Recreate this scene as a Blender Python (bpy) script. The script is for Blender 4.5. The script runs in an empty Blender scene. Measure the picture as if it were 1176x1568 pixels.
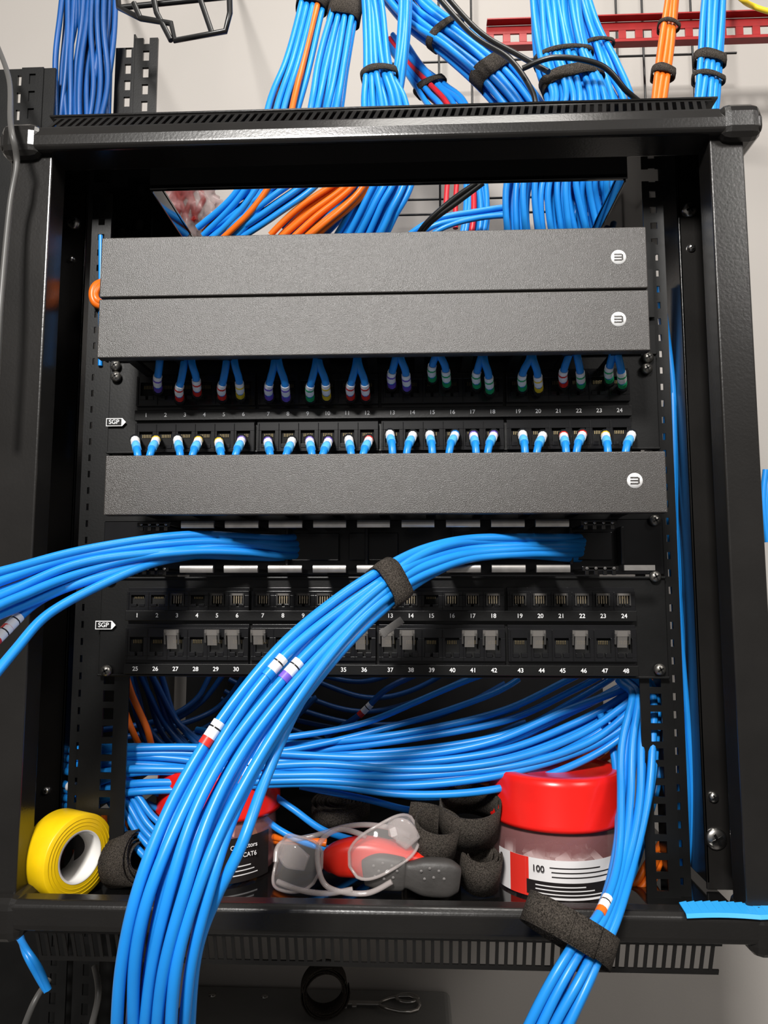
import bpy, bmesh, math, random
from mathutils import Vector, Matrix, Euler, noise
random.seed(7)
F=1150.0
CAM=Vector((0,-0.645,1.5))
ROT=Euler((math.radians(96.1),0,math.radians(2.5)),'XYZ')
R=ROT.to_matrix()
# survey helper: photo measurement + known distance from the rack face -> metres
def at(u,v,Y):
    ray=R@Vector(((u-588)/F,(784-v)/F,-1))
    return CAM+ray*((Y-CAM.y)/ray.y)
def Z(v,Y=0): return at(600,v,Y).z
def X(u,v,Y=0): return at(u,v,Y).x
scn=bpy.context.scene
col=scn.collection
scn.view_settings.view_transform='Standard'

# ---------------- materials
MATS={}
def mat(name,c,rough=.5,metal=0,var=.0,vscale=60,bump=0,bscale=200,trans=0,alpha=1,ior=1.45,coat=0,c2=None,spec=.5):
    if name in MATS: return MATS[name]
    m=bpy.data.materials.new(name); m.use_nodes=True
    nt=m.node_tree; b=nt.nodes['Principled BSDF']
    b.inputs['Roughness'].default_value=rough; b.inputs['Metallic'].default_value=metal
    b.inputs['IOR'].default_value=ior
    b.inputs['Transmission Weight'].default_value=trans
    b.inputs['Alpha'].default_value=alpha
    b.inputs['Coat Weight'].default_value=coat
    b.inputs['Specular IOR Level'].default_value=spec
    tc=nt.nodes.new('ShaderNodeTexCoord')
    n=nt.nodes.new('ShaderNodeTexNoise'); n.inputs['Scale'].default_value=vscale; n.inputs['Detail'].default_value=4
    nt.links.new(tc.outputs['Object'],n.inputs['Vector'])
    cr=nt.nodes.new('ShaderNodeValToRGB')
    if c2 is None: c2=tuple(x*(1-var) for x in c)
    cr.color_ramp.elements[0].color=(*c2,1); cr.color_ramp.elements[1].color=(*c,1)
    cr.color_ramp.elements[0].position=.35; cr.color_ramp.elements[1].position=.65
    nt.links.new(n.outputs['Fac'],cr.inputs['Fac']); nt.links.new(cr.outputs['Color'],b.inputs['Base Color'])
    if bump:
        n2=nt.nodes.new('ShaderNodeTexNoise'); n2.inputs['Scale'].default_value=bscale; n2.inputs['Detail'].default_value=3
        nt.links.new(tc.outputs['Object'],n2.inputs['Vector'])
        bp=nt.nodes.new('ShaderNodeBump'); bp.inputs['Strength'].default_value=bump; bp.inputs['Distance'].default_value=.001
        nt.links.new(n2.outputs['Fac'],bp.inputs['Height']); nt.links.new(bp.outputs['Normal'],b.inputs['Normal'])
    MATS[name]=m; return m
BLACK=mat('black_gloss_paint',(.009,.0085,.0082),.19,var=.3,vscale=30,bump=.05,bscale=400)
BARM=mat('black_bar_paint',(.014,.013,.0122),.24,var=.25,vscale=18,bump=.08,bscale=500,spec=.65)
BLACK2=mat('black_matt_paint',(.006,.006,.006),.34,var=.3,vscale=40,bump=.05,bscale=500)
ROOFM=mat('black_roof_gloss',(.005,.005,.005),.07,var=.3,vscale=30,spec=1.0)
INNER=mat('dark_interior_shade',(.003,.003,.004),.6,var=.3)  # near-black colour for the shade inside the rack
COVER=mat('textured_cover_paint',(.040,.036,.033),.32,var=.05,vscale=300,bump=.34,bscale=1500,spec=.75)
PLAST=mat('black_port_plastic',(.009,.009,.010),.22,var=.2)
HOLE=mat('dark_hole',(.002,.002,.002),.8)
STEEL=mat('zinc_steel',(.62,.6,.57),.28,1,var=.15)
FING=mat('glossy_finger_plastic',(.46,.44,.42),.30,.75,var=.35)
GOLD=mat('gold_contact',(.38,.30,.16),.4,1)
WHITE=mat('white_label',(.88,.88,.88),.5,var=.05)
BLUE=mat('blue_cable_jacket',(.014,.270,.80),.34,var=.10,vscale=25,bump=.04,bscale=150)
DBLUE=mat('blue_cable_jacket_shaded',(.004,.080,.31),.42,var=.2,vscale=25)  # darker copy of the cable blue; shade on rear cables put into the colour
ORANGE=mat('orange_cable_jacket',(.85,.16,.01),.35,var=.12)
REDC=mat('red_cable_jacket',(.65,.02,.03),.35,var=.12)
PURP=mat('purple_marker',(.18,.10,.58),.4)
GREEN=mat('green_marker',(.02,.44,.15),.4)
YELM=mat('yellow_marker',(.88,.62,.03),.4)
REDM=mat('red_marker',(.72,.03,.02),.4)
LBLUE=mat('light_blue_boot',(.12,.5,.9),.35)
VELC=mat('velcro_fabric',(.075,.064,.054),.95,c2=(.014,.012,.010),vscale=1100,bump=.9,bscale=1300,spec=.15)
WALLM=mat('painted_wall',(.40,.375,.35),.7,var=.05,vscale=3,bump=.1,bscale=300)
FLOORM=mat('floor_vinyl',(.16,.155,.15),.5,var=.2,vscale=12)
REDP=mat('red_lid_plastic',(.78,.014,.010),.26,var=.05)
CLEAR=mat('clear_plastic',(.72,.68,.66),.05,alpha=.13,coat=1)
JARM=mat('jar_plastic_lid_tint',(.80,.34,.34),.05,alpha=.26,coat=1)  # pink tint paints in the red lid's reflection on the clear body
YEL=mat('yellow_tape',(.92,.60,.005),.35,var=.1)
CARD=mat('white_core',(.80,.78,.74),.6)
GREYR=mat('grey_rubber',(.055,.051,.048),.5,var=.2,bump=.3)
GREYB=mat('grey_enclosure_paint',(.24,.235,.225),.5,var=.1,vscale=20,bump=.2,bscale=300)
WIRE=mat('black_wire',(.012,.012,.012),.3)
GREYW=mat('grey_wire',(.08,.078,.075),.4)
REDR=mat('red_steel_rail',(.34,.015,.015),.4,var=.2)
BAGM=mat('bag_film',(.70,.55,.53),.2,alpha=.5,bump=.8,bscale=60)
LABW=mat('label_paper',(.75,.73,.73),.4)
LABK=mat('label_black',(.015,.012,.012),.35)

# ---------------- helpers
def empty(name):
    e=bpy.data.objects.new(name,None); e.empty_display_size=.02; col.objects.link(e); return e
def finish(bm,name,mats,parent=None,bevel=0,smooth=False,solid=0,sub=0):
    me=bpy.data.meshes.new(name)
    if not solid: bmesh.ops.recalc_face_normals(bm,faces=bm.faces)
    bm.to_mesh(me); bm.free()
    for m in mats: me.materials.append(m)
    o=bpy.data.objects.new(name,me); col.objects.link(o)
    if smooth:
        for p in me.polygons: p.use_smooth=True
    if solid:
        s=o.modifiers.new('s','SOLIDIFY'); s.thickness=solid; s.offset=0
    if bevel:
        b=o.modifiers.new('b','BEVEL'); b.width=bevel; b.segments=3; b.limit_method='ANGLE'
    if parent: o.parent=parent
    return o
def box(bm,x0,x1,y0,y1,z0,z1,mi=0,M=None):
    vs=[Vector((x,y,z)) for x in (x0,x1) for y in (y0,y1) for z in (z0,z1)]
    if M: vs=[M@v for v in vs]
    v=[bm.verts.new(p) for p in vs]
    for f in ((0,1,3,2),(4,6,7,5),(0,4,5,1),(2,3,7,6),(0,2,6,4),(1,5,7,3)):
        bm.faces.new([v[i] for i in f]).material_index=mi
def quad(bm,ps,mi=0):
    f=bm.faces.new([bm.verts.new(p) for p in ps]); f.material_index=mi; return f
def lathe(bm,prof,M,seg=48,mi=0,a0=0,a1=2*math.pi):
    full=abs(a1-a0-2*math.pi)<1e-6
    n=seg if full else seg+1
    rings=[]
    for r,z in prof:
        rings.append([bm.verts.new(M@Vector((r*math.cos(a0+(a1-a0)*k/seg),r*math.sin(a0+(a1-a0)*k/seg),z))) for k in range(n)])
    for i in range(len(prof)-1):
        for k in range(seg):
            k2=(k+1)%n
            try:
                f=bm.faces.new((rings[i][k],rings[i][k2],rings[i+1][k2],rings[i+1][k])); f.material_index=mi; f.smooth=True
            except ValueError: pass
def T(p): return Matrix.Translation(p)
def axisM(p,ax):
    return Matrix.Translation(p)@Vector(ax).normalized().to_track_quat('Z','Y').to_matrix().to_4x4()
def screw(bm,p,r=.006,mi=0,mk=1):
    M=axisM(p,(0,-1,0))
    lathe(bm,[(r,0),(r,.0015),(r*.8,.003),(r*.4,.0038),(.0001,.004)],M,20,mi)
    for a in (0.5,0.5+math.pi/2):
        box(bm,-r*.55,r*.55,-r*.12,r*.12,.0025,.0042,mk,M@Matrix.Rotation(a,4,'Z'))
def vrail(bm,x0,x1,y0,y1,z0,z1,pitch,hw,hh,hx=None,mi=0):
    hx=(x0+x1)/2 if hx is None else hx
    box(bm,x0,hx-hw/2,y0,y1,z0,z1,mi); box(bm,hx+hw/2,x1,y0,y1,z0,z1,mi)
    z=z0
    while z<z1:
        box(bm,hx-hw/2,hx+hw/2,y0,y1,z,min(z+pitch-hh,z1),mi); z+=pitch
def hrail(bm,x0,x1,y0,y1,z0,z1,pitch,hw,hh,mi=0):
    hz=(z0+z1)/2
    box(bm,x0,x1,y0,y1,z0,hz-hh/2,mi); box(bm,x0,x1,y0,y1,hz+hh/2,z1,mi)
    x=x0
    while x<x1:
        box(bm,x,min(x+pitch-hw,x1),y0,y1,hz-hh/2,hz+hh/2,mi); x+=pitch
def text_into(bm,s,p,size,mi,rot=(math.pi/2,0,0)):
    c=bpy.data.curves.new('t','FONT'); c.body=s; c.size=size; c.align_x='CENTER'; c.align_y='CENTER'; c.extrude=.0001; c.offset=size*.012
    o=bpy.data.objects.new('t',c); col.objects.link(o); bpy.context.view_layer.update()
    me=bpy.data.meshes.new_from_object(o.evaluated_get(bpy.context.evaluated_depsgraph_get()))
    M=Matrix.Translation(p)@Euler(rot).to_matrix().to_4x4()
    me.transform(M)
    n=len(bm.faces); bm.from_mesh(me); bm.faces.ensure_lookup_table()
    for f in bm.faces[n:]: f.material_index=mi
    bpy.data.objects.remove(o); bpy.data.curves.remove(c); bpy.data.meshes.remove(me)
def catmull(pts,n=10):
    out=[]; L=len(pts)
    for i in range(L-1):
        p0=pts[max(i-1,0)];p1=pts[i];p2=pts[i+1];p3=pts[min(i+2,L-1)]
        for k in range(n):
            t=k/n
            out.append(tuple(.5*((2*b)+(-a+c)*t+(2*a-5*b+4*c-d)*t*t+(-a+3*b-3*c+d)*t**3) for a,b,c,d in zip(p0,p1,p2,p3)))
    out.append(tuple(pts[-1])); return out
CURVES=[]
def newcurve(name,r,mats,parent=None,res=3):
    cd=bpy.data.curves.new(name,'CURVE'); cd.dimensions='3D'; cd.bevel_depth=r; cd.bevel_resolution=res; cd.use_fill_caps=True
    for m in mats: cd.materials.append(m)
    o=bpy.data.objects.new(name,cd); col.objects.link(o)
    if parent: o.parent=parent
    CURVES.append(o); return o
def spl(o,ps,mi=0,rad=1):
    s=o.data.splines.new('POLY'); s.points.add(len(ps)-1)
    for q,p in zip(s.points,ps): q.co=(*p,1); q.radius=rad
    s.material_index=mi; s.use_smooth=True
def spl_uv(o,pts,n=8,mi=0): spl(o,[Vector(q) for q in catmull([tuple(at(*q)) for q in pts],n)],mi)
def frames(C):
    out=[]
    for i,p in enumerate(C):
        t=(C[min(i+1,len(C)-1)]-C[max(i-1,0)]).normalized()
        perp=t.cross(Vector((0,1,0)))
        if perp.length<.15: perp=out[-1][1].copy() if out else Vector((1,0,0))
        perp.normalize(); dep=perp.cross(t).normalized()
        if dep.y>0: dep=-dep
        out.append((t,perp,dep))
    return out
BM_MATS=[BLUE,DBLUE,ORANGE,REDC,WHITE,PURP,GREEN,YELM,REDM,WIRE,LBLUE,GREYW]
MI={'b':0,'d':1,'o':2,'r':3,'w':4,'p':5,'g':6,'y':7,'R':8,'k':9,'l':10,'e':11}
def bundle(name,pts,nw,nd=1,pat='b',r=.003,jit=.0010,labels=(),parent=None,straps=(),n=10):
    ctrl=[]
    for (u,v,Y,w) in pts:
        p=at(u,v,Y); ctrl.append((p.x,p.y,p.z,w*(Y-CAM.y)/F/2))
    S=catmull(ctrl,n); C=[Vector(s[:3]) for s in S]; HW=[s[3] for s in S]; FR=frames(C)
    par=parent
    if straps and par is None: par=empty(name)
    o=newcurve(name if par is None else 'cables',r,BM_MATS,par)
    hd=(nd-1)*r*.9
    cabs=[];k=0
    for j in range(nd):
        for i in range(nw):
            if nw==1: s=0
            elif nd>1: s=-1+2*(i+.5*(j%2))/(nw-.5)
            else: s=-1+2*i/(nw-1)
            ph=[random.uniform(0,6.28) for _ in range(4)]; fr=[random.uniform(.4,1.1) for _ in range(2)]
            ps=[]
            for q,(c,hw,(t,pe,de)) in enumerate(zip(C,HW,FR)):
                a=q/n*2
                ps.append(c+pe*(s*max(hw-r,0)+jit*math.sin(a*fr[0]+ph[0]))+de*(hd-2*hd*(j/(nd-1) if nd>1 else .5)+jit*math.sin(a*fr[1]+ph[1])))
            spl(o,ps,MI[pat[k%len(pat)]]); k+=1
            if j==0: cabs.append(ps)
    for (u,v,cc) in labels:
        d=(at(u,v,0)-CAM).normalized(); best=None
        for ps in cabs:
            for q in range(1,len(ps)-1):
                w=ps[q]-CAM; dist=(w-d*w.dot(d)).length
                if best is None or dist<best[0]: best=(dist,ps[q],(ps[q+1]-ps[q-1]).normalized())
        _,p,t=best
        spl(o,[p-t*.008,p,p+t*.003],4,1.16); spl(o,[p+t*.003,p+t*.008],MI[cc],1.18)
        spl(o,[p-t*.004,p-t*.003],MI['k'],1.17)
    info=(C,HW,FR,hd,r)
    for (u,v,L) in straps: strap(info,u,v,L,par)
    return info
def strap(info,u,v,L,parent,name='velcro_strap',ex=.0018,th=.0014):
    C,HW,FR,hd,r=info
    d=(at(u,v,0)-CAM).normalized()
    q=min(range(len(C)),key=lambda i:((C[i]-CAM)-d*(C[i]-CAM).dot(d)).length)
    t,pe,de=FR[q]; c=C[q]; a=HW[q]+ex; b=hd+r+ex
    bm=bmesh.new(); seg=40; rings=[]
    for zz,ro in ((-L/2,0),(-L/2,th),(0,th*1.2),(L/2,th),(L/2,0),(-L/2,0)):
        rr=[]
        for k in range(seg):
            an=2*math.pi*k/seg; ca,sa=math.cos(an),math.sin(an)
            ca=math.copysign(abs(ca)**.8,ca); sa=math.copysign(abs(sa)**.8,sa)
            wob=.0004*math.sin(an*5+zz*200)
            rr.append(bm.verts.new(c+t*(zz+.0012*math.sin(an*2))+pe*ca*(a+ro+wob)+de*sa*(b+ro+wob)))
        rings.append(rr)
    for i in range(5):
        for k in range(seg): bm.faces.new((rings[i][k],rings[i][(k+1)%seg],rings[i+1][(k+1)%seg],rings[i+1][k]))
    return finish(bm,name,[VELC],parent,smooth=True)
def loft(bm,pts,mi=0,seg=20,pw=1,n=6):
    S=catmull(pts,n); C=[Vector(s[:3]) for s in S]; FR=frames(C); rings=[]
    for s,c,(t,pe,de) in zip(S,C,FR):
        rr=[]
        for k in range(seg):
            an=2*math.pi*k/seg; ca,sa=math.cos(an),math.sin(an)
            ca=math.copysign(abs(ca)**pw,ca); sa=math.copysign(abs(sa)**pw,sa)
            rr.append(bm.verts.new(c+pe*ca*s[3]+de*sa*s[4]))
        rings.append(rr)
    for i in range(len(rings)-1):
        for k in range(seg):
            f=bm.faces.new((rings[i][k],rings[i][(k+1)%seg],rings[i+1][(k+1)%seg],rings[i+1][k])); f.material_index=mi; f.smooth=True
    for rr in (rings[0],rings[-1]):
        f=bm.faces.new(rr); f.material_index=mi
def P5(u,v,Y,a,b):
    p=at(u,v,Y); return (p.x,p.y,p.z,a,b)
def coil(name,p,ax,r0,r1,turns,width,parent=None,tail=0,th=.0013,sx=1.0,M=None,turn0=0):
    bm=bmesh.new(); M=axisM(p,ax) if M is None else M; N=int(turns*48); prev=None
    for k in range(N+1):
        a=turn0+2*math.pi*k/48; r=r0+(r1-r0)*k/N+.0007*math.sin(a*2.3)
        if tail and k>N-12: r+=tail*((k-N+12)/12)**2
        A=bm.verts.new(M@Vector((sx*r*math.cos(a),r*math.sin(a),-width/2+.0008*math.sin(a)))); B=bm.verts.new(M@Vector((sx*r*math.cos(a),r*math.sin(a),width/2+.0008*math.sin(a*1.3))))
        if prev: bm.faces.new((prev[0],A,B,prev[1]))
        prev=(A,B)
    return finish(bm,name,[VELC],parent,smooth=True,solid=th)

# ---------------- room shell
ZC=1.5; WY=.42
bm=bmesh.new(); box(bm,-2.2,2.2,WY,WY+.1,0,2.8); finish(bm,'wall_back',[WALLM])
bm=bmesh.new(); box(bm,-2.2,2.2,-2.6,WY,-.1,0); finish(bm,'floor',[FLOORM])
bm=bmesh.new(); box(bm,-2.3,-2.2,-2.6,WY,0,2.8); finish(bm,'wall_left',[WALLM])
bm=bmesh.new(); box(bm,2.2,2.3,-2.6,WY,0,2.8); finish(bm,'wall_right',[WALLM])

# ---------------- rack frame
rack=empty('network_rack')
YF=-.065; YC=.02
xl=X(0,195,YF); xr=X(1168,175,YF)
zt1=ZC+.393; zt0=ZC+.3695; zb1=ZC-.231; zb0=ZC-.253; TRAY=ZC-.247
def prism(bm,x0,x1,prof):
    a=[bm.verts.new((x0,y,z)) for y,z in prof]; b=[bm.verts.new((x1,y,z)) for y,z in prof]; n=len(prof)
    for i in range(n): bm.faces.new((a[i],a[(i+1)%n],b[(i+1)%n],b[i]))
    bm.faces.new(a); bm.faces.new(b)
bm=bmesh.new()
prism(bm,xl,xr,[(-.03,zt0),(YF+.003,zt0),(YF,zt0+.003),(YF,zt0+.012),(YF+.006,zt1),(-.03,zt1)])
finish(bm,'top_front_bar',[BARM],rack,bevel=.003)
bm=bmesh.new()
xo0=X(235,283,-.005); xo1=X(955,280,-.005)
box(bm,xl+.01,xr-.01,-.032,-.004,zt0+.006,zt0+.012)
box(bm,xl+.01,xo0,-.006,WY-.003,zt0+.006,zt0+.010)
box(bm,xo1,xr-.01,-.006,WY-.003,zt0+.006,zt0+.010)
box(bm,xo0-.003,xo1+.003,-.008,-.004,zt0-.006,zt0+.012)
box(bm,xo0-.002,xo0,-.006,WY-.003,zt0-.008,zt0+.012)
box(bm,xo1,xo1+.002,-.006,WY-.003,zt0-.008,zt0+.012)
finish(bm,'roof_frame',[ROOFM],rack,bevel=.001)
def vent(name,ya,za,yb,zb,x0,x1,pitch=.0068,sw=.0042,sl=0,m=.18):
    bm=bmesh.new()
    def pt(x,t): return Vector((x,ya+(yb-ya)*t,za+(zb-za)*t))
    quad(bm,[pt(x0,0),pt(x1,0),pt(x1,m),pt(x0,m)]); quad(bm,[pt(x0,1-m),pt(x1,1-m),pt(x1,1),pt(x0,1)])
    x=x0
    while x<x1-pitch:
        w=pitch-sw
        quad(bm,[pt(x,m),pt(x+w,m),pt(x+w+sl,1-m),pt(x+sl,1-m)]); x+=pitch
    return finish(bm,name,[BLACK],rack,solid=.0012)
vent('top_vent_strip',YF+.008,zt1-.002,-.040,ZC+.414,xl+.035,xr-.03,sl=.003,sw=.0034,m=.2)
bm=bmesh.new(); box(bm,xl+.03,xr-.025,-.042,-.005,ZC+.4135,ZC+.4150); finish(bm,'roof_edge',[BLACK],rack)
xbl=X(-30,1410,YF); xbr=X(1215,1410,YF)
bm=bmesh.new()
prism(bm,xbl,xbr,[(-.048,zb0),(YF+.002,zb0),(YF,zb0+.003),(YF,zb1-.004),(YF+.004,zb1),(-.048,zb1)])
finish(bm,'bottom_front_bar',[BARM],rack,bevel=.0025)
vent('bottom_vent_strip',YF+.006,zb0+.001,-.048,ZC-.280,X(45,1460,YF),X(1112,1460,YF),m=.14,sw=.0043)
bm=bmesh.new(); box(bm,xbl+.02,xbr-.02,-.050,WY-.003,TRAY-.004,TRAY)
finish(bm,'bottom_tray',[ROOFM],rack)
bm=bmesh.new(); box(bm,xl+.03,xr-.03,WY-.02,WY-.003,TRAY,ZC+.20); finish(bm,'dark_backing',[INNER],rack)  # added near-black sheet, stands in for the shaded depth of the rack
bm=bmesh.new()
for xa,xb in ((xl-.001,xl+.034),(xr-.034,xr+.001)):
    box(bm,xa,xb,YF-.0012,-.02,zt0-.005,zt1+.002)
for xa,xb in ((xbl-.001,xbl+.03),(xbr-.03,xbr+.001)):
    box(bm,xa,xb,YF-.001,-.02,zb0-.010,zb1+.002)
finish(bm,'corner_caps',[BARM],rack,bevel=.009)
bm=bmesh.new()
pl0=X(14,300,-.055); pl1=X(77,300,-.055); pr0=X(1090,300,-.055); pr1=X(1143,300,-.055)
for a,b in ((pl0,pl1),(pr0,pr1)):
    box(bm,a,b,-.055,-.03,zb1-.005,zt0+.005)
box(bm,pl0,pl0+.003,-.03,WY-.003,zb1,zt0); box(bm,pr1-.003,pr1,-.03,.06,zb1,zt0)
finish(bm,'outer_posts',[BARM],rack,bevel=.005)
bm=bmesh.new()
ml0=X(84,400,YC); ml1=X(130,400,YC); mr0=X(1041,400,YC); mr1=X(1086,400,YC)
for a,b in ((ml0,ml1),(mr0,mr1)):
    box(bm,a,b,YC,YC+.003,zb1-.015,zt0+.008)
box(bm,ml1-.003,ml1,YC,YC+.05,zb1-.01,zt0+.008); box(bm,mr0,mr0+.003,YC,YC+.05,zb1-.01,zt0+.008)
box(bm,ml0,ml0+.002,-.03,YC,zb1-.01,zt0+.008); box(bm,mr1-.002,mr1,-.03,YC,zb1-.01,zt0+.008)
finish(bm,'side_channels',[BARM],rack,bevel=.0012)
bm=bmesh.new()
for a in (X(143,500,-.0),X(1012,500,-.0)):
    vrail(bm,a-.009,a+.009,.008,.0095,TRAY,zt0,.0148,.006,.006)
rl0=X(118,1200,.004); rl1=X(192,1200,.004); rr0=X(985,1200,.004); rr1=X(1036,1200,.004)
vrail(bm,rl0,rl1,.004,.006,TRAY,ZC+.31,.0148,.0095,.0095,hx=X(161,1200,.004))
vrail(bm,rr0,rr1,.004,.006,TRAY,ZC+.31,.0148,.0095,.0095,hx=X(1009,1200,.004))
box(bm,rl0,rl0+.002,.006,.05,TRAY,ZC+.31); box(bm,rr1-.002,rr1,.006,.05,TRAY,ZC+.31)
finish(bm,'mounting_rails',[BLACK2],rack)
bm=bmesh.new()
for u,v,Y,r in ((113,342,YC,.0062),(1055,322,YC,.0068),(66,1268,YC,.007),(1096,1284,YC,.009),(1058,380,YC,.0038),(110,397,YC,.003),(1092,1220,YC,.0045),(72,1210,YC,.0032)):
    screw(bm,at(u,v,Y),r)
finish(bm,'frame_bolts',[STEEL,BLACK2],rack)

# ---------------- covered cable managers
CX=(X(147,940,0)+X(1028,940,0))/2
def manager(vT,vB,uL,uR,vm,logo):
    e=empty('horizontal_cable_manager'); Y=-.072
    x0=X(uL,vm,Y); x1=X(uR,vm,Y); z0=Z(vB,Y); z1=Z(vT,Y)
    bm=bmesh.new(); box(bm,x0,x1,Y,Y+.0025,z0,z1)
    box(bm,x0,x1,Y+.0025,Y+.009,z1-.002,z1); box(bm,x0,x1,Y+.0025,Y+.009,z0,z0+.002)
    box(bm,x0,x0+.002,Y+.0025,Y+.02,z0+.002,z1-.002); box(bm,x1-.002,x1,Y+.0025,Y+.02,z0+.002,z1-.002)
    finish(bm,'cover',[COVER],e,bevel=.0009)
    bm=bmesh.new(); zc=(z0+z1)/2
    box(bm,-.2413+CX,.2413+CX,0,.0025,zc-.022,zc+.022)
    n=11
    for i in range(n):
        x=x0+.02+(x1-x0-.04)*i/(n-1)
        for zz in (z0+.004,z1-.007):
            box(bm,x-.004,x+.004,Y+.01,0,zz,zz+.003)
            box(bm,x-.013,x+.013,Y+.01,Y+.0125,zz-.001,zz+.004)
    finish(bm,'base_and_fingers',[BLACK2],e)
    bm=bmesh.new(); p=at(logo[0],logo[1],Y)
    M=axisM(Vector((p.x,Y,p.z)),(0,-1,0))
    lathe(bm,[(.0059,0),(.0059,.0003),(.0001,.0003)],M,32,0)
    for dz in (-.0023,0,.0023):
        box(bm,p.x-.0034,p.x+.0026,Y-.0006,Y-.0002,p.z+dz-.0006,p.z+dz+.0006,1)
    box(bm,p.x+.0024,p.x+.0036,Y-.0006,Y-.0002,p.z-.0023,p.z+.0023,1)
    finish(bm,'logo_disc',[WHITE,COVER],e)
manager(355,447.5,152,993,450,(947,394))
manager(450.5,542,152,993,450,(947,489))
manager(694,787,160,1021,740,(972,736))

# ---------------- open finger manager
e=empty('cable_finger_manager')
bm=bmesh.new(); z0=Z(880);z1=Z(795)
box(bm,CX-.2413,CX+.2413,0,.0025,z0,z1)
for u in (440,560,690,868,945):
    x=X(u,840); box(bm,x,x+.003,-.012,0,z0+.008,z1-.008)
for a,b in ((448,520),(535,610),(880,935)):
    box(bm,X(a,840),X(b,840),-.006,0,z0+.012,z1-.012)
finish(bm,'back_plate',[PLAST],e,bevel=.0008)
tops=[(210,260),(278,328),(345,396),(412,463),(480,530),(547,597),(615,665),(683,735),(752,803),(820,871),(890,945)]
bm=bmesh.new(); bms=bmesh.new()
for k,(a,b) in enumerate(tops):
    Yt=-.058; plain=k in (0,10)
    xa=X(a,803,Yt);xb=X(b,803,Yt);xm=(xa+xb)/2
    for zz in (Z(802,Yt),Z(871,Yt)):
        box(bm,xm-.009,xm+.009,Yt,0,zz-.001,zz+.001)
        if plain:
            box(bm,xa,xb,Yt,Yt+.002,zz-.0018,zz+.0018)
            for q in range(4):
                xx=xa+(xb-xa)*(q+.5)/4; box(bm,xx-.0015,xx+.0015,Yt,Yt+.002,zz-.005,zz)
                lathe(bms,[(.0012,0),(.0001,.001)],axisM(Vector((xx,Yt-.0002,zz+.0002)),(0,-1,0)),8,0)
        else:
            # rolled lip
            hx=(xb-xa)/2; N=6; pr=[]
            for i in range(N+1):
                a_=math.radians(-60+120*i/N); pr.append((Yt-.0016*math.cos(a_),zz+.0033*math.sin(a_)))
            pr+= [(Yt+.002,zz+.0028),(Yt+.002,zz-.0028)]
            prism(bms,xm-hx,xm+hx,pr)
box(bms,X(955,870,-.04),X(1002,870,-.04),-.042,-.04,Z(874,-.04),Z(866,-.04))
finish(bm,'fingers',[BLACK],e,bevel=.0004)
finish(bms,'finger_tips',[FING],e)

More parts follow.
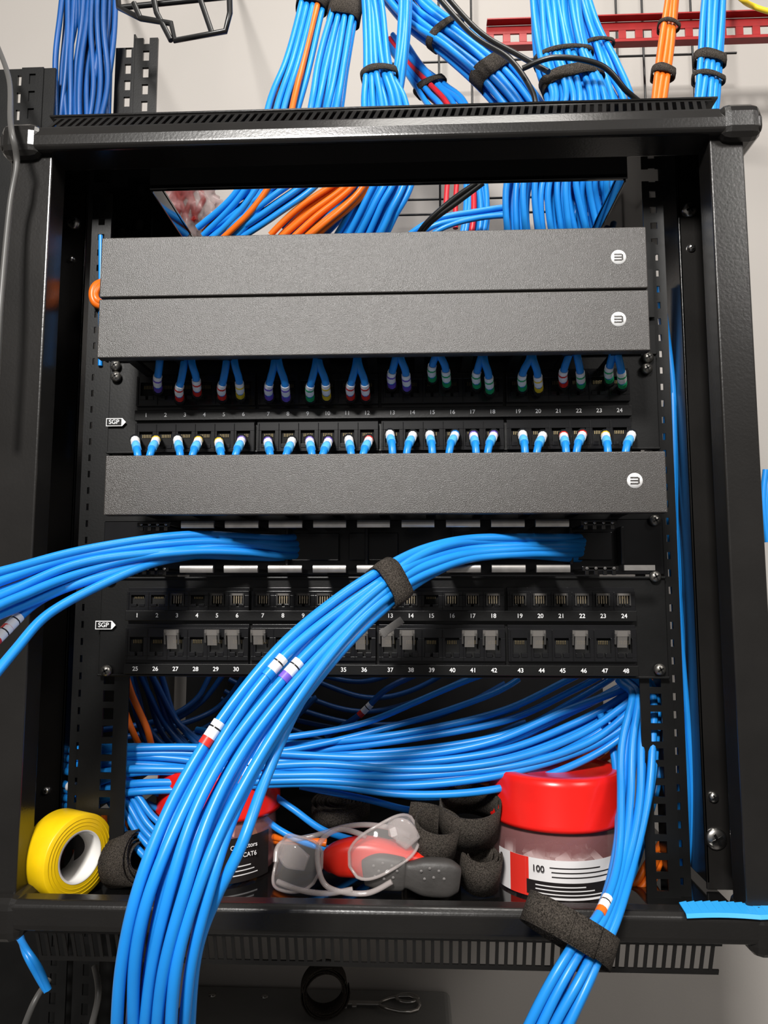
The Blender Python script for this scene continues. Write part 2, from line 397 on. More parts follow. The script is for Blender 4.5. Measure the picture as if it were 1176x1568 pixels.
# ---------------- patch panels
def panel(vT,vB,x1u,x24u,vn,rows,scr,tag,nums):
    e=empty('patch_panel'); bm=bmesh.new()
    box(bm,CX-.2413,CX+.2413,-.0005,.0025,Z(vB),Z(vT)); 
    box(bm,CX-.2413,CX+.2413,-.003,-.0005,Z(vB),Z(vB)+.002); box(bm,CX-.2413,CX+.2413,-.003,-.0005,Z(vT)-.002,Z(vT))
    finish(bm,'face_plate',[BLACK2],e,bevel=.0006)
    xa=X(x1u,vn,-.006); xb=X(x24u,vn,-.006); p=(xb-xa)/(23+3*.27)
    xs=[xa+p*(i+.27*(i//6)) for i in range(24)]
    bm=bmesh.new()
    for ri,(va,vb,flip) in enumerate(rows):
        za=Z(vb,-.006); zb=Z(va,-.006); Y0=-.007
        for g in range(4):
            g0=xs[g*6]-p*.56; g1=xs[g*6+5]+p*.56
            box(bm,g0,g1,-.0035,-.0006,za-.003,zb+.003,0)
            iw=.0118; ih=(zb-za)*.58; zc=za+(zb-za)*(.42 if flip else .5)
            box(bm,g0,g1,Y0,-.0035,za,zc-ih/2,0); box(bm,g0,g1,Y0,-.0035,zc+ih/2,zb,0)
            edges=[g0]+sum([[xs[g*6+i]-iw/2,xs[g*6+i]+iw/2] for i in range(6)],[])+[g1]
            for q in range(0,len(edges),2): box(bm,edges[q],edges[q+1],Y0,-.0035,zc-ih/2,zc+ih/2,0)
            for i in range(6):
                x=xs[g*6+i]
                quad(bm,[(x-iw/2,-.0037,zc-ih/2),(x+iw/2,-.0037,zc-ih/2),(x+iw/2,-.0037,zc+ih/2),(x-iw/2,-.0037,zc+ih/2)],1)
                for s in (-1,1): box(bm,x+s*.0035-.0024,x+s*.0035+.0024,Y0-.0006,-.0037,zc-ih/2-.0002,zc-ih/2+ih*.22,0)
                for c in range(6): box(bm,x-.0035+c*.0014-.0003,x-.0035+c*.0014+.0003,-.0045,-.0038,zc+ih*.15,zc+ih*.36,2)
                box(bm,x-p*.47,x-p*.44,Y0-.0008,Y0,za+.001,zb-.001,0)
    finish(bm,'port_blocks',[PLAST,HOLE,GOLD],e,bevel=.0003)
    bm=bmesh.new()
    for (v,start) in nums:
        for i in range(24):
            text_into(bm,str(start+i),Vector((xs[i],-.0078,Z(v,-.0078))),.0050,0)
    tp=at(tag[0],tag[1],-.002)
    box(bm,tp.x-.0085,tp.x+.006,-.0036,-.0032,tp.z-.0036,tp.z+.0036,0)
    quad(bm,[(tp.x+.006,-.0036,tp.z+.0036),(tp.x+.006,-.0036,tp.z-.0036),(tp.x+.0092,-.0036,tp.z-.0002),(tp.x+.0092,-.0036,tp.z+.0002)],0)
    box(bm,tp.x-.0078,tp.x+.0053,-.0039,-.0036,tp.z-.0029,tp.z+.0029,1)
    text_into(bm,'SGP',Vector((tp.x-.0012,-.0041,tp.z)),.0055,0)
    finish(bm,'printed_numbers',[WHITE,BLACK2],e)
    bm=bmesh.new()
    for (v,start) in nums:
        box(bm,xs[0]-p*.6,xs[23]+p*.6,-.0076,-.0006,Z(v+8,-.0078),Z(v-8,-.0078))
    finish(bm,'number_strip',[BLACK2],e,bevel=.0004)
    bm=bmesh.new()
    for u,v in scr: screw(bm,at(u,v,-.003),.0048)
    finish(bm,'panel_screws',[mat('dark_zinc',(.25,.24,.22),.35,.9),BLACK2],e)
    return xs,e
xsU,e1=panel(546,692,225,948,632,[(572,618,False),(645,690,True)],[(178,577),(177,560),(990,565),(992,548),(1003,797)],(178,647),[(632,1)])
xsL,e2=panel(883,1037,211,955,943,[(905,935,False),(962,1012,True)],[(168,887),(163,1027),(1003,883),(1010,1025)],(162,957),[(943,1),(1026,25)])
# keystone jacks: clear shutters + shells
bm=bmesh.new()
for i,hgt in ((2,1.),(4,.6),(5,1.),(6,.5),(11,1.),(12,.7),(13,1.),(16,.7),(17,1.),(19,.8),(21,.9),(23,.7)):
    x=xsL[i]-.003; z=Z(980,-.009)
    MM=T(Vector((x,-.0105,z)))@Matrix.Rotation(.22,4,'X')
    box(bm,-.0040,.0040,-.0006,.0006,-.008*hgt,.008,0,MM)
    box(bm,-.0062,.0062,-.001,.001,.004,.0085,0,MM)
    box(bm,-.0064,-.0050,-.001,.001,-.004*hgt,.006,1,MM); box(bm,.0050,.0064,-.001,.001,-.004*hgt,.006,1,MM)
for i in range(24):
    if i in (0,1,3,10,14): continue
    x=xsL[i]; z=Z(916,-.009)
    k=0 if i%3 else 1
    box(bm,x-.0056,x-.0046,-.0088,-.0072,z-.006,z+.004,1); box(bm,x+.0046,x+.0056,-.0088,-.0072,z-.006,z+.004,1)
    box(bm,x-.0048,x+.0048,-.0088,-.0072,z+.0022,z+.0040,k)
    for c in range(4): box(bm,x-.003+c*.002-.0004,x-.003+c*.002+.0004,-.0075,-.0066,z-.0045,z+.002,2)
finish(bm,'keystone_jacks',[mat('smoky_shutter',(.30,.28,.26),.14,alpha=.26),mat('jack_shell',(.05,.048,.046),.25),mat('jack_contacts',(.5,.42,.30),.35,1)],e2)

# ---------------- patch leads
pl=newcurve('patch_leads',.0031,BM_MATS)
up=[(242,'p'),(275,'R'),(302,'R'),(340,'R'),(368,'y'),(412,'p'),(438,'p'),(475,'g'),(500,'y'),(537,'R'),(560,'R'),(600,'p'),(623,'p'),(662,'g'),(684,'g'),(730,'g'),(750,'g'),(800,'g'),(825,'y'),(863,'R'),(890,'g'),(933,'g'),(953,'g')]
UPV=[590,604,596,602,600,602,604,604,602,602,602,584,588,574,582,584,592,588,590,582,584,576,584]
for k,(u,cc) in enumerate(up):
    dx=random.uniform(-2,3)
    lean=(-9 if k%2==0 else 8) if k else 3
    v0=UPV[k]
    pts=[(u,v0+10,-.006),(u,v0+4,-.020),(u-1,v0-8,-.034),(u+lean*.3,v0-22,-.042),(u+lean+dx,min(v0-38,558),-.046),(u+lean*1.3+dx,532,-.045),(u+lean*1.3,505,-.04)]
    S=[Vector(s) for s in catmull([tuple(at(*q)) for q in pts],6)]
    spl(pl,S); spl(pl,S[5:9],MI[cc],1.24); spl(pl,S[9:16],4,1.2); spl(pl,S[12:14],MI[cc],1.23)
    spl(pl,S[0:5],MI['k'],1.5)
lo=[(210,'w'),(232,'y'),(275,'w'),(297,'y'),(338,'y'),(363,'p'),(413,'p'),(440,'w'),(477,'p'),(496,'p'),(537,'w'),(558,'R'),(600,'w'),(625,'w'),(661,'w'),(690,'b'),(728,'p'),(749,'p'),(803,'w'),(824,'w'),(866,'R'),(885,'R'),(930,'y'),(960,'w')]
for k,(u,cc) in enumerate(lo):
    dv=(6 if u<600 else -3)+random.uniform(-2,2); s=7 if k%2 else -3
    pts=[(u+s,668+dv,-.006),(u+s,668+dv,-.022),(u+s*.8,673+dv,-.036),(u,685+dv,-.048),(u-s*.5,706,-.05),(u-s*.5,745,-.045)]
    S=[Vector(q) for q in catmull([tuple(at(*q)) for q in pts],6)]
    spl(pl,S); spl(pl,S[10:14],MI['w'],1.22); spl(pl,S[14:18],MI['l'],1.2); spl(pl,S[8:11],MI[cc],1.25); spl(pl,S[0:6],MI['k'],1.5)

# ---------------- front bundles
B1=bundle('blue_cable_bundle',[(905,838,.02,40),(872,838,-.012,42),(800,836,-.035,42),(720,840,-.055,46),(655,860,-.085,54),(597,893,-.115,58),(530,945,-.14,70),(455,1020,-.16,90),(375,1125,-.18,104),(312,1235,-.20,114),(268,1350,-.215,118),(240,1470,-.215,110),(230,1600,-.20,104),(224,1700,-.18,100)],5,2,r=.0034,
   labels=[(420,1018,'b'),(441,1027,'p'),(325,1122,'R')],straps=[(596,893,.018)],jit=.0013)
B1b=bundle('blue_cable_bundle',[(600,912,-.118,18),(555,945,-.13,26),(505,995,-.14,34),(450,1070,-.16,38),(398,1180,-.18,46),(358,1280,-.2,46),(320,1370,-.205,38),(298,1470,-.2,24),(288,1620,-.19,20)],2,1,r=.0034,labels=[(540,955,'R'),(384,1183,'o')])
B2=bundle('blue_cable_bundle',[(470,838,.02,40),(434,838,-.012,42),(380,835,-.03,42),(300,836,-.05,44),(200,848,-.08,46),(110,868,-.11,60),(20,900,-.15,74),(-70,935,-.19,90)],4,2,r=.0034,jit=.0015)
bundle('blue_cable_bundle',[(300,850,-.04,16),(230,860,-.07,20),(150,890,-.10,26),(70,930,-.13,40),(10,985,-.16,56),(-40,1040,-.18,60)],2,1,r=.0034,labels=[(22,962,'R'),(8,985,'R')])
bm=bmesh.new(); p=at(600,960,-.05); M=T(p)@Matrix.Rotation(-.6,4,'Y')
box(bm,-.010,.010,-.001,.001,-.003,.003,0,M); box(bm,-.010,-.006,-.0015,.0015,-.0035,.0035,0,M)
finish(bm,'strap_tail',[mat('grey_hook_tape',(.12,.115,.11),.8,bump=.5)],bpy.data.objects['blue_cable_bundle'],bevel=.0005)

B3=bundle('blue_cable_bundle',[(960,1035,.05,40),(985,1065,.03,50),(978,1140,.01,60),(972,1220,-.01,56),(958,1310,-.04,46),(932,1400,-.085,44),(892,1470,-.11,60),(850,1550,-.12,70),(800,1660,-.12,76)],4,2,r=.0033,labels=[(915,1380,'o')])
# loose loop of velcro around that bundle
c=at(872,1424,-.098)
ex=Vector((.84,.10,-.50)).normalized(); ez=Vector((-.50,-.42,-.83)); ez=(ez-ex*ez.dot(ex)).normalized(); ey=ez.cross(ex)
M=Matrix.Translation(c)@Matrix((ex,ey,ez)).transposed().to_4x4()
coil('velcro_strap',None,None,.0220,.0230,1.12,.0205,M=M,sx=1.45,th=.0015,turn0=1.2)

# ---------------- interior bundles under the panels
bundle('rear_cable_bundle',[(985,1040,.06,30),(960,1070,.06,50),(880,1115,.06,64),(760,1160,.05,60),(600,1182,.05,60),(440,1178,.05,52),(280,1160,.04,46),(150,1160,.03,42),(90,1165,.04,36)],4,2,jit=.0018,r=.0033)
bundle('rear_cable_bundle',[(1000,1050,.04,30),(975,1090,.035,40),(900,1140,.03,48),(770,1182,.02,50),(620,1198,.02,46),(480,1188,.02,40),(340,1190,.02,40),(210,1192,.015,44),(130,1208,.02,50),(85,1200,.03,50)],4,1,jit=.0018,r=.0033,labels=[(115,1208,'w')])
bundle('rear_cable_bundle',[(940,1030,.09,50),(880,1062,.08,56),(780,1110,.075,60),(650,1138,.075,54),(530,1152,.08,44),(420,1155,.09,36),(300,1130,.12,30)],4,1,jit=.0018,r=.0032)
bundle('rear_cable_bundle',[(790,1030,.10,30),(740,1050,.09,36),(640,1088,.085,36),(540,1120,.08,28),(420,1142,.07,24),(300,1150,.07,20)],2,1,jit=.0015)
bundle('rear_cable_bundle',[(640,1030,.12,16),(590,1055,.11,16),(550,1095,.11,16),(500,1130,.12,16)],1,1,pat='d',labels=[(560,1088,'R')])
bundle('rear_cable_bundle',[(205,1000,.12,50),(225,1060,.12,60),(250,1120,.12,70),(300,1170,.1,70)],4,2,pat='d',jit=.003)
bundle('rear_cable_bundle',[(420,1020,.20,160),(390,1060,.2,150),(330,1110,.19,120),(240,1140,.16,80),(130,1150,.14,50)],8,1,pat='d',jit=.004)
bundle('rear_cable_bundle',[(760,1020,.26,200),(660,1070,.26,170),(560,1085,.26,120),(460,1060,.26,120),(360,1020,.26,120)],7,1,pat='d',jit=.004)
bundle('rear_cable_bundle',[(460,1195,.06,26),(560,1210,.06,30),(650,1230,.06,30),(760,1222,.08,30),(880,1180,.09,30)],2,1,jit=.002)
bundle('rear_cable_bundle',[(150,1185,.04,40),(190,1225,.02,50),(225,1275,.01,60),(290,1320,.01,66),(380,1300,.08,50)],5,1,jit=.0015)
bundle('rear_cable_bundle',[(95,1228,.03,22),(150,1222,.02,24),(190,1205,.02,30),(260,1235,.04,30)],2,1)
bundle('rear_cable_bundle',[(400,1225,.06,40),(440,1255,.05,40),(490,1285,.05,36),(560,1300,.07,30)],2,1,jit=.002)
bundle('rear_cable_bundle',[(990,1060,.05,20),(1000,1170,.045,24),(985,1250,.03,26),(966,1330,.01,24),(945,1385,-.02,24)],2,1,r=.0033)
bundle('rear_cable_bundle',[(925,1090,.05,26),(946,1140,.045,26),(955,1220,.02,26),(950,1310,-.02,24),(930,1395,-.075,20)],2,1,r=.0033)
bundle('orange_cable_bundle',[(185,1030,.04,24),(195,1070,.04,26),(215,1120,.05,30),(225,1150,.07,30)],2,1,pat='o')
bundle('orange_cable_bundle',[(1000,1040,.09,30),(985,1080,.08,30),(940,1135,.07,30),(890,1168,.07,26),(800,1190,.08,24),(700,1200,.1,24)],3,1,pat='o')
bundle('orange_cable_bundle',[(1015,1290,.06,16),(1000,1325,.04,24),(980,1360,.03,30),(940,1372,.03,30)],3,1,pat='o')
bundle('orange_cable_bundle',[(420,1285,.06,14),(450,1288,.05,14),(500,1290,.05,14)],2,1,pat='o')
bundle('orange_cable_bundle',[(175,1240,.09,40),(180,1290,.09,40),(195,1340,.08,40)],3,1,pat='o')
bundle('orange_cable_bundle',[(175,425,.012,8),(150,436,.0,18),(144,452,-.002,20),(152,466,.0,18),(178,470,.012,8)],2,1,pat='o',r=.0034)
bundle('side_cable_run',[(1012,440,.05,14),(1024,560,.05,14),(1026,650,.05,18),(1030,760,.05,18),(1036,900,.05,22),(1042,1050,.05,22),(1050,1200,.05,22),(1046,1330,.06,22)],3,2,jit=.002)
bundle('side_cable_run',[(152,360,.002,6),(152,560,.002,6)],1,1,pat='b',r=.002)
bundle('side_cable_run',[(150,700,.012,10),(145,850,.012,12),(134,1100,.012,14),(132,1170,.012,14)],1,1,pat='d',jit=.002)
bundle('side_cable_run',[(72,610,-.0,10),(70,650,-.0,10),(68,690,.0,10)],1,1)
bundle('side_cable_run',[(1176,720,.15,14),(1172,770,.15,14),(1178,830,.15,14)],2,1)

# ---------------- overhead bundles
bundle('overhead_cable_bundle',[(495,-60,.16,44),(475,20,.14,44),(455,100,.11,48),(438,160,.10,54),(415,250,.10,54),(375,315,.11,56),(320,370,.13,64)],4,3,r=.0034,pat='bbboobbb',straps=[(484,5,.026)],jit=.0015)
bundle('overhead_cable_bundle',[(545,-60,.16,44),(528,20,.14,46),(512,100,.11,54),(500,165,.09,60),(480,250,.1,64),(410,310,.11,60),(330,362,.13,60)],4,3,r=.0034,straps=[(531,18,.032)],jit=.0015)
bundle('overhead_cable_bundle',[(560,-60,.14,30),(572,20,.13,42),(580,110,.11,50),(590,165,.1,74),(600,260,.1,80),(575,320,.11,80),(545,380,.13,84)],5,3,r=.0034,straps=[(580,115,.008)],jit=.0015)
bundle('overhead_cable_bundle',[(622,-60,.14,24),(620,30,.13,24),(612,110,.12,24),(600,165,.12,24),(560,260,.12,40),(500,320,.13,60),(450,370,.14,60)],3,2,pat='bbbbo',r=.0033)
bundle('overhead_cable_bundle',[(590,-40,.20,60),(640,20,.18,62),(700,65,.16,62),(760,115,.15,64),(810,175,.14,64),(850,250,.13,64),(870,340,.13,60)],5,3,r=.0037,straps=[(685,52,.010),(752,118,.022)],jit=.0015)
bundle('overhead_cable_bundle',[(600,60,.24,40),(630,100,.22,36),(665,140,.2,50),(690,170,.18,60),(720,240,.16,40),(730,320,.15,50),(720,390,.15,50)],5,2,pat='bbrb',r=.0033,straps=[(655,135,.009)],jit=.002)
bundle('overhead_cable_bundle',[(845,-60,.10,80),(850,20,.10,80),(862,90,.09,88),(885,160,.08,104),(865,240,.09,154),(855,300,.1,176),(865,380,.12,190)],8,4,r=.0033,straps=[(862,92,.005),(876,125,.014)],jit=.002)
bundle('overhead_cable_bundle',[(880,-60,.15,30),(905,40,.14,40),(930,110,.12,50),(950,170,.11,50),(930,240,.11,60),(900,300,.12,70),(880,370,.13,70)],4,2,r=.0033,straps=[(915,70,.005)],jit=.002)
bundle('overhead_cable_bundle',[(560,225,.09,40),(545,280,.1,54),(480,335,.11,64),(430,380,.12,60)],4,2,pat='o',r=.0034,jit=.002)
bundle('overhead_cable_bundle',[(700,225,.16,26),(692,285,.16,26),(690,350,.16,26)],2,1,pat='r')
bundle('overhead_cable_bundle',[(800,322,.12,20),(740,328,.12,24),(670,345,.12,30),(620,380,.13,30)],3,1,jit=.002)
bundle('orange_overhead_bundle',[(1035,-60,.14,26),(1026,20,.14,26),(1018,90,.13,28),(1008,170,.12,30),(1000,240,.12,28)],3,2,pat='o',r=.0034,straps=[(1018,112,.010),(1026,40,.005)])
bundle('overhead_cable_bundle',[(1098,-60,.14,40),(1092,20,.14,42),(1086,100,.13,42),(1080,170,.12,46),(1070,240,.12,44)],4,2,r=.0034,straps=[(1086,90,.012),(1083,125,.006)])
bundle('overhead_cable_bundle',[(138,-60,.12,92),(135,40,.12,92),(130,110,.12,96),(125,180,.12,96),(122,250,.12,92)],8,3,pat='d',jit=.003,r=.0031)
bundle('grey_lead',[(-6,60,.05,10),(14,120,.0,10),(14,190,-.085,10),(24,250,-.082,10),(16,320,-.08,10),(2,480,-.09,10),(-8,640,-.09,10)],1,1,pat='e',r=.0024)
bundle('yellow_lead',[(1120,-40,WY,8),(1130,-10,.2,8),(1155,12,.2,8),(1190,22,.2,8)],1,1,pat='y')
w=newcurve('black_power_lead',.0028,[WIRE])
for pts in ([(640,-40,.12),(720,50,.1),(780,90,.08),(815,140,.07),(820,170,.07)],[(655,-40,.12),(730,45,.1),(795,85,.08),(840,110,.06)],[(800,105,.06),(850,88,.05),(920,100,.05),(960,140,.06),(985,160,.08)],[(740,280,.07),(700,310,.08),(660,340,.09),(630,375,.1)],[(730,280,.07),(690,308,.08),(650,345,.09),(630,380,.1)]):
    spl_uv(w,pts)

# ---------------- structures above
bm=bmesh.new(); Y=.30
hrail(bm,X(745,55,Y),X(1210,50,Y),Y,Y+.003,Z(78,Y)-.004,Z(45,Y),.022,.012,.012)
box(bm,X(745,55,Y),X(1210,50,Y),Y-.012,Y,Z(78,Y)-.006,Z(78,Y)-.004); box(bm,X(745,55,Y),X(1210,50,Y),Y-.012,Y,Z(45,Y),Z(45,Y)+.002)
xx=X(880,50,Y); box(bm,xx,xx+.02,Y+.003,WY,Z(45,Y)-.004,Z(45,Y))
finish(bm,'red_perforated_rail',[REDR],bevel=.0004)
w=newcurve('wire_cable_basket',.0016,[WIRE]); 
for u in (672,722,945,985,1060):
    a=at(u,70,.36); spl(w,[Vector((a.x,.36,ZC+.95)),Vector((a.x,.36,ZC+.20)),Vector((a.x,WY,ZC+.19))])
for v in (95,305,328):
    z=Z(v,.36); spl(w,[Vector((X(600,v,.36),.363,z)),Vector((X(1130,v,.36),.363,z))])
w=newcurve('wire_basket_tray',.0028,[WIRE])
for pts in ([(178,-40,.05),(182,12,.05),(215,28,.02),(262,36,.02),(268,62,.02),(345,48,.02),(352,20,.02),(350,-60,.02)],[(225,-50,.02),(240,20,.02),(262,62,.02)],[(290,-50,.02),(325,52,.02)],[(182,12,.05),(350,-5,.05)],[(205,5,.02),(215,28,.02)],[(350,-60,.02),(350,-60,WY)],[(178,-40,.05),(178,-40,WY)]):
    spl(w,[at(*q) for q in pts])
bm=bmesh.new(); Y=.14
vrail(bm,X(176,110,Y),X(215,110,Y),Y,Y+.003,ZC+.30,Z(60,Y),.02,.007,.012)
vrail(bm,X(216,110,Y),X(250,110,Y),Y-.02,Y-.017,ZC+.30,Z(66,Y),.02,.007,.012)
box(bm,X(215,110,Y)-.001,X(215,110,Y)+.001,Y-.02,Y+.003,ZC+.30,Z(60,Y))
vrail(bm,X(-20,110,.1),X(85,110,.1),.1,.103,ZC+.30,Z(88,.1),.02,.007,.012)
vrail(bm,X(35,110,.1),X(68,110,.1),.098,.0995,ZC+.30,Z(88,.1),.02,.007,.012)
box(bm,X(-20,110,.1),X(250,110,.1),.145,WY-.001,ZC+.31,ZC+.33)
finish(bm,'perforated_strut_channel',[BLACK2])
bm=bmesh.new(); bmesh.ops.create_icosphere(bm,subdivisions=5,radius=1)
p=at(285,318,.33)
for v_ in bm.verts:
    n_=v_.co.normalized(); k=1+.5*noise.noise(n_*3.1)+.15*noise.noise(n_*9)
    v_.co=Vector((p.x+n_.x*.045*k,p.y+n_.y*.04*k,p.z+n_.z*.055*k))
bag=finish(bm,'plastic_bag',[BAGM],smooth=True)
w=newcurve('red_ties',.004,[REDM],bag)
for k in range(9):
    a=p+Vector((random.uniform(-.03,.02),-.02,-.03)); spl(w,[a,a+Vector((random.uniform(-.02,.02),0,.03)),a+Vector((random.uniform(-.02,.03),.01,.055))])

# ---------------- items on the tray
def jar(c_u,Yc,label,R0=.0560,h=.088):
    e=empty('connector_jar'); x=X(c_u,1300,Yc); M=T(Vector((x,Yc,TRAY)))
    bm=bmesh.new(); r=R0*.93
    lathe(bm,[(.001,.001),(r*.9,.001),(r,.006),(r,h*.50),(r*.98,h*.56),(r*.92,h*.60),(r*.92,h*.66)],M,56)
    finish(bm,'jar_body',[JARM],e)
    bm=bmesh.new(); l0=h*.57
    lathe(bm,[(R0*.9,l0),(R0,l0),(R0*1.008,l0+.003),(R0*.992,l0+.005),(R0*.975,h-.006),(R0*.95,h-.0015),(R0*.92,h),(R0*.80,h+.0004),(R0*.76,h-.0012),(.008,h-.0018),(.004,h-.0005),(.0001,h-.0003)],M,64)
    finish(bm,'red_lid',[REDP],e)
    bm=bmesh.new(); rr=r+.0006
    def patch(a0,a1,z0,z1,mi,k=0): lathe(bm,[(rr+k,z0),(rr+k,z1)],M,max(3,int(abs(a1-a0)/4)),mi,math.radians(a0),math.radians(a1))
    if label=='light':
        patch(-160,-30,.002,h*.34,0); patch(-143,-127,.002,h*.34,1,.0003)
        patch(-126,-30,.004,h*.16,2,.0003); patch(-127,-124,.002,h*.34,1,.0002)
        for q in range(3): patch(-106+random.uniform(0,3),-50-random.uniform(0,12),h*.20+q*.0035,h*.20+q*.0035+.0009,2,.0004)
        for q in range(3): patch(-118,-60-q*8,h*.06+q*.003,h*.06+q*.003+.0009,0,.0006)
        an=math.radians(-115)
        text_into(bm,'100',Vector((x+(rr+.0022)*math.cos(an),Yc+(rr+.0022)*math.sin(an),TRAY+h*.265)),.0070,2,(math.pi/2,0,an+math.pi/2))
    else:
        patch(-110,-20,.002,h*.42,2); patch(-84,-74,.002,h*.42,1,.0003); patch(-110,-84,.006,h*.26,0,.0002)
        an=math.radians(-52)
        for s,zz in (('Connectors',.34),('RJ45 CAT6',.26)):
            text_into(bm,s,Vector((x+(rr+.0014)*math.cos(an),Yc+(rr+.0014)*math.sin(an),TRAY+h*zz)),.0052,0,(math.pi/2,0,an+math.pi/2))
        for q in range(3): patch(-70,-36-q*4,h*.08+q*.0036,h*.08+q*.0036+.0009,0,.0005)
    finish(bm,'wrap_label',[LABW,REDM,LABK],e)
    bm=bmesh.new()
    for k in range(60):
        a=random.uniform(0,6.28); q=random.uniform(0,r*.78); MM=T(Vector((x+q*math.cos(a),Yc+q*math.sin(a),TRAY+random.uniform(.008,h*(.26 if label=='light' else .5)))))@Euler([random.uniform(0,3) for _ in range(3)]).to_matrix().to_4x4()
        box(bm,-.006,.006,-.004,.004,-.003,.003,(0 if label=='light' else k%3),MM)
    finish(bm,'loose_connectors',[mat('connector_clear',(.85,.76,.74),.15,alpha=.55),mat('connector_amber',(.85,.40,.08),.3),mat('connector_pink',(.75,.5,.46),.3)],e)
jar(852,.045,'light',.0585,.095)
jar(334,.060,'dark',.0560,.092)

# yellow tape roll
p=at(104,1305,-.014); p.z=TRAY+.0335
ax=Vector((.88,-.46,0)).normalized()
M=axisM(p,ax); bm=bmesh.new(); hw=.0150
lathe(bm,[(.0205,-hw),(.0325,-hw),(.0333,-hw+.001),(.0333,hw-.001),(.0325,hw),(.0205,hw)],M,64,0)
lathe(bm,[(.0205,hw+.0003),(.0188,hw+.0003),(.0188,-hw-.0003),(.0205,-hw-.0003)],M,64,1)
for rr in (.0235,.0262,.029): lathe(bm,[(rr,hw+.0001),(rr+.0005,hw+.0004),(rr+.001,hw+.0001)],M,64,0)
finish(bm,'yellow_tape_roll',[YEL,CARD])

# velcro rolls on the tray
def onTray(u,v,Y,h): q=at(u,v,Y); q.z=TRAY+h; return q
coil('velcro_roll',at(718,1250,.02),(.05,-.38,1),.0240,.0255,1.3,.031,th=.0012)
coil('velcro_roll',at(664,1284,.005),(.2,-.30,1),.017,.0205,1.3,.034,tail=.010,th=.0012)
coil('velcro_roll',onTray(735,1335,.01,.020),(.1,-.3,.9),.010,.018,3,.026)
coil('velcro_roll',onTray(662,1340,.055,.016),(0,0,1),.012,.026,4,.030)
coil('velcro_roll',onTray(196,1335,.01,.023),(1,-.35,.25),.010,.023,4,.026)
coil('velcro_roll',at(520,1236,.10),(0,-.15,1),.004,.028,7,.014)

# tool: red body with dark rubber grip
e=empty('cable_stripping_tool')
bm=bmesh.new()
loft(bm,[P5(503,1325,.0,.006,.006),P5(515,1316,-.005,.013,.010),P5(560,1312,-.005,.016,.012),P5(610,1322,-.005,.015,.012),P5(650,1330,-.005,.012,.010)],pw=.7)
loft(bm,[P5(560,1298,.0,.004,.006),P5(600,1298,.0,.006,.007),P5(635,1304,.0,.004,.006)],pw=.7)
finish(bm,'red_body',[mat('red_tool_plastic',(.78,.025,.012),.3)],e)
bm=bmesh.new()
loft(bm,[P5(558,1335,-.016,.010,.005),P5(580,1334,-.018,.0135,.007),P5(615,1338,-.018,.0125,.007),P5(624,1339,-.018,.0100,.006),P5(650,1342,-.018,.014,.008),P5(685,1344,-.018,.014,.008),P5(701,1345,-.016,.010,.006)],pw=.55)
finish(bm,'rubber_grip',[GREYR],e)
bm=bmesh.new()
for i,(u,v) in enumerate([(572,1326),(586,1322),(600,1326),(580,1334),(594,1336),(608,1334),(574,1342),(588,1346),(602,1344),(645,1334),(658,1330),(672,1334),(650,1346),(664,1344),(680,1346)]):
    pp=at(u,v,-.0262 if u>640 else -.0252); lathe(bm,[(.0012,0),(.0012,.0004),(.0001,.0004)],axisM(pp,(0,-1,0)),12)
finish(bm,'grip_dimples',[mat('dimple_grey',(.16,.15,.145),.6)],e)

# safety glasses lying open in front of the tool
e=empty('safety_glasses')
FR_M=mat('frosted_frame',(.62,.55,.53),.10,alpha=.40,coat=1)
def lens(cx,cy,Yc,w,h,rot,bulge):
    bm=bmesh.new(); NU,NV=22,10; V=[]
    c=at(cx,cy,Yc); M=T(c)@Matrix.Rotation(rot[2],4,'Z')@Matrix.Rotation(rot[0],4,'X')@Matrix.Rotation(rot[1],4,'Y')
    for i in range(NU+1):
        s=-1+2*i/NU; row=[]
        hh=h*(1-abs(s)**3.2)**.42 if abs(s)<1 else h*.02
        for j in range(NV+1):
            t=-1+2*j/NV
            row.append(bm.verts.new(M@Vector((w*s,-bulge*(1-s*s)-.003*(1-t*t),hh*t+.004*s))))
        V.append(row)
    for i in range(NU):
        for j in range(NV): bm.faces.new((V[i][j],V[i+1][j],V[i+1][j+1],V[i][j+1])).smooth=True
    rim=[r_[-1].co.copy() for r_ in V]+[r_[0].co.copy() for r_ in reversed(V)]; rim.append(rim[0])
    finish(bm,'clear_lens',[CLEAR],e,solid=.0016)
    return rim
w=newcurve('frame_and_arms',.0013,[FR_M],e)
for a in ((588,1296,-.012,.031,.017,(-.3,-.30,.2),.012),(458,1320,-.012,.022,.021,(-.2,.2,-.5),.012)):
    spl(w,lens(*a))
wa=newcurve('side_arms',.0022,[FR_M],e)
spl_uv(wa,[(560,1280,-.012),(520,1270,-.005),(490,1290,-.02),(488,1330,-.028),(505,1360,-.03),(560,1368,-.03),(600,1350,-.03)])
spl_uv(wa,[(628,1280,-.012),(590,1266,-.005),(540,1264,.0),(480,1280,.0),(430,1292,-.005),(422,1320,-.012)])
spl_uv(wa,[(425,1350,-.02),(460,1363,-.028),(500,1368,-.03),(540,1362,-.03)])
bm=bmesh.new()
loft(bm,[P5(596,1268,-.01,.006,.002),P5(615,1272,-.014,.010,.003),P5(632,1290,-.012,.008,.003)],pw=.6)
loft(bm,[P5(430,1300,-.01,.006,.002),P5(445,1310,-.016,.010,.003),P5(470,1322,-.018,.006,.003)],pw=.6)
finish(bm,'hinge_shields',[FR_M],e)

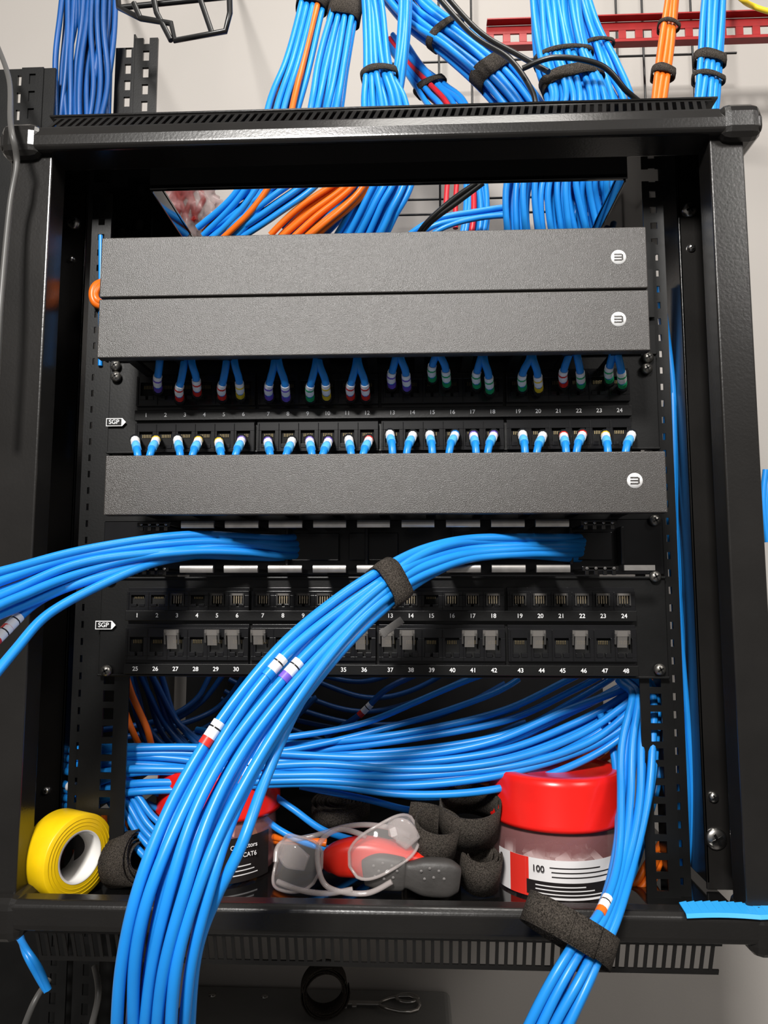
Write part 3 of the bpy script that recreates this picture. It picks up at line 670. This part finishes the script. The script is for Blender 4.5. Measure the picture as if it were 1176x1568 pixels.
# blue offcut on bottom bar
bm=bmesh.new(); x0=X(1042,1388,-.055); x1=X(1185,1390,-.05)
for k in range(12):
    xa=x0+(x1-x0)*k/12; xb=x0+(x1-x0)*(k+1)/12
    f=lambda x:zb1+.0012+.0010*abs(math.sin((x-x0)*60))
    quad(bm,[(xa,-.066,f(xa)-.001),(xb,-.066,f(xb)-.001),(xb,-.050,f(xb)+.001),(xa,-.052,f(xa)+.001)])
    quad(bm,[(xa,-.066,f(xa)-.001),(xb,-.066,f(xb)-.001),(xb,-.0680,f(xb)-.0035),(xa,-.0680,f(xa)-.0035)])
finish(bm,'blue_jacket_offcut',[mat('offcut_blue',(.03,.36,.80),.35)],solid=.0008)

# ---------------- below the rack
zbx=ZC-.525
bm=bmesh.new(); box(bm,X(285,1530,.4),X(690,1530,.4),.10,WY-.002,zbx-.35,zbx)
finish(bm,'grey_wall_enclosure',[GREYB],bevel=.008)
q=at(497,1530,.35); q.z=zbx+.031; coil('velcro_roll',q,(.15,-1,.1),.022,.030,4,.030)
e=empty('cabinet_key')
w=newcurve('key_and_ring',.0022,[STEEL],e)
c=at(612,1530,.385); c.z=zbx+.004; c.y=.372
spl(w,[c+Vector((.026*math.cos(a*.5236),.018*math.sin(a*.5236),.002*math.sin(a))) for a in range(13)])
spl(w,[c+Vector((.010+.014*math.cos(a*.5236),.014+.010*math.sin(a*.5236),0)) for a in range(13)])
bm=bmesh.new()
box(bm,-.078,-.024,-.004,.004,-.0012,.0012,0,T(c)); box(bm,-.078,-.066,-.013,-.003,-.0012,.0012,0,T(c)); box(bm,-.060,-.054,-.010,-.003,-.0012,.0012,0,T(c))
finish(bm,'key_blade',[STEEL],e,bevel=.0006)
bm=bmesh.new()
for u in (325,405):
    q=at(u,1530,.39); q.z=zbx; lathe(bm,[(.005,0),(.005,.001),(.0001,.0015)],T(q),20)
finish(bm,'enclosure_screws',[STEEL],bpy.data.objects['grey_wall_enclosure'])
bm=bmesh.new()
vrail(bm,X(60,1530,.22),X(100,1530,.22),.22,.223,0,ZC-.26,.02,.007,.012)
vrail(bm,X(110,1530,.2),X(150,1530,.2),.2,.203,0,ZC-.26,.02,.007,.012)
box(bm,X(-60,1530,.26),X(185,1530,.26),.26,WY-.001,0.001,ZC-.26)
finish(bm,'perforated_strut_channel',[BLACK2])
bundle('lower_blue_lead',[(-30,1380,.05,12),(20,1420,.05,12),(40,1460,.03,14),(60,1490,.03,14),(75,1515,.03,12)],2,1,pat='b')
w=newcurve('lower_wire_lead',.003,[GREYW])
spl_uv(w,[(145,1480,.12),(150,1530,.1),(125,1620,.1)])
spl_uv(w,[(75,1500,.12),(50,1540,.1),(20,1620,.1)])

# ---------------- convert curves to meshes
bpy.context.view_layer.update(); dg=bpy.context.evaluated_depsgraph_get()
for o in CURVES:
    me=bpy.data.meshes.new_from_object(o.evaluated_get(dg)); nm=o.name; o.name='_old'
    n=bpy.data.objects.new(nm,me); col.objects.link(n); n.parent=o.parent
    for ch in list(o.children): ch.parent=n
    for pz in me.polygons: pz.use_smooth=True
    bpy.data.objects.remove(o)

# ---------------- lights
def area(name,p,tgt,size,power,c=(1,1,1)):
    l=bpy.data.lights.new(name,'AREA'); l.size=size; l.energy=power; l.color=c
    o=bpy.data.objects.new(name,l); o.location=p; o.rotation_euler=(Vector(tgt)-Vector(p)).to_track_quat('-Z','Y').to_euler(); col.objects.link(o)
area('ceiling_light',(-.34,-1.75,2.62),(-.1,0,1.5),.30,60,(1,.97,.93))
area('ceiling_light_right',(1.3,-1.4,2.7),(0,.1,1.5),.6,17,(1,.96,.92))
area('wall_fill_over_rack',(.1,-.25,2.75),(.1,.2,1.4),.4,6,(1,.96,.9))  # added fill with no known fixture, brightens the wall behind the rack
wd=bpy.data.worlds.new('world'); scn.world=wd; wd.use_nodes=True
wd.node_tree.nodes['Background'].inputs[0].default_value=(.5,.48,.46,1); wd.node_tree.nodes['Background'].inputs[1].default_value=.27
cd=bpy.data.cameras.new('camera'); co=bpy.data.objects.new('camera',cd); col.objects.link(co)
co.location=CAM; co.rotation_euler=ROT; cd.sensor_fit='VERTICAL'; cd.sensor_height=36; cd.lens=F/1568*36; cd.clip_start=.01
scn.camera=co
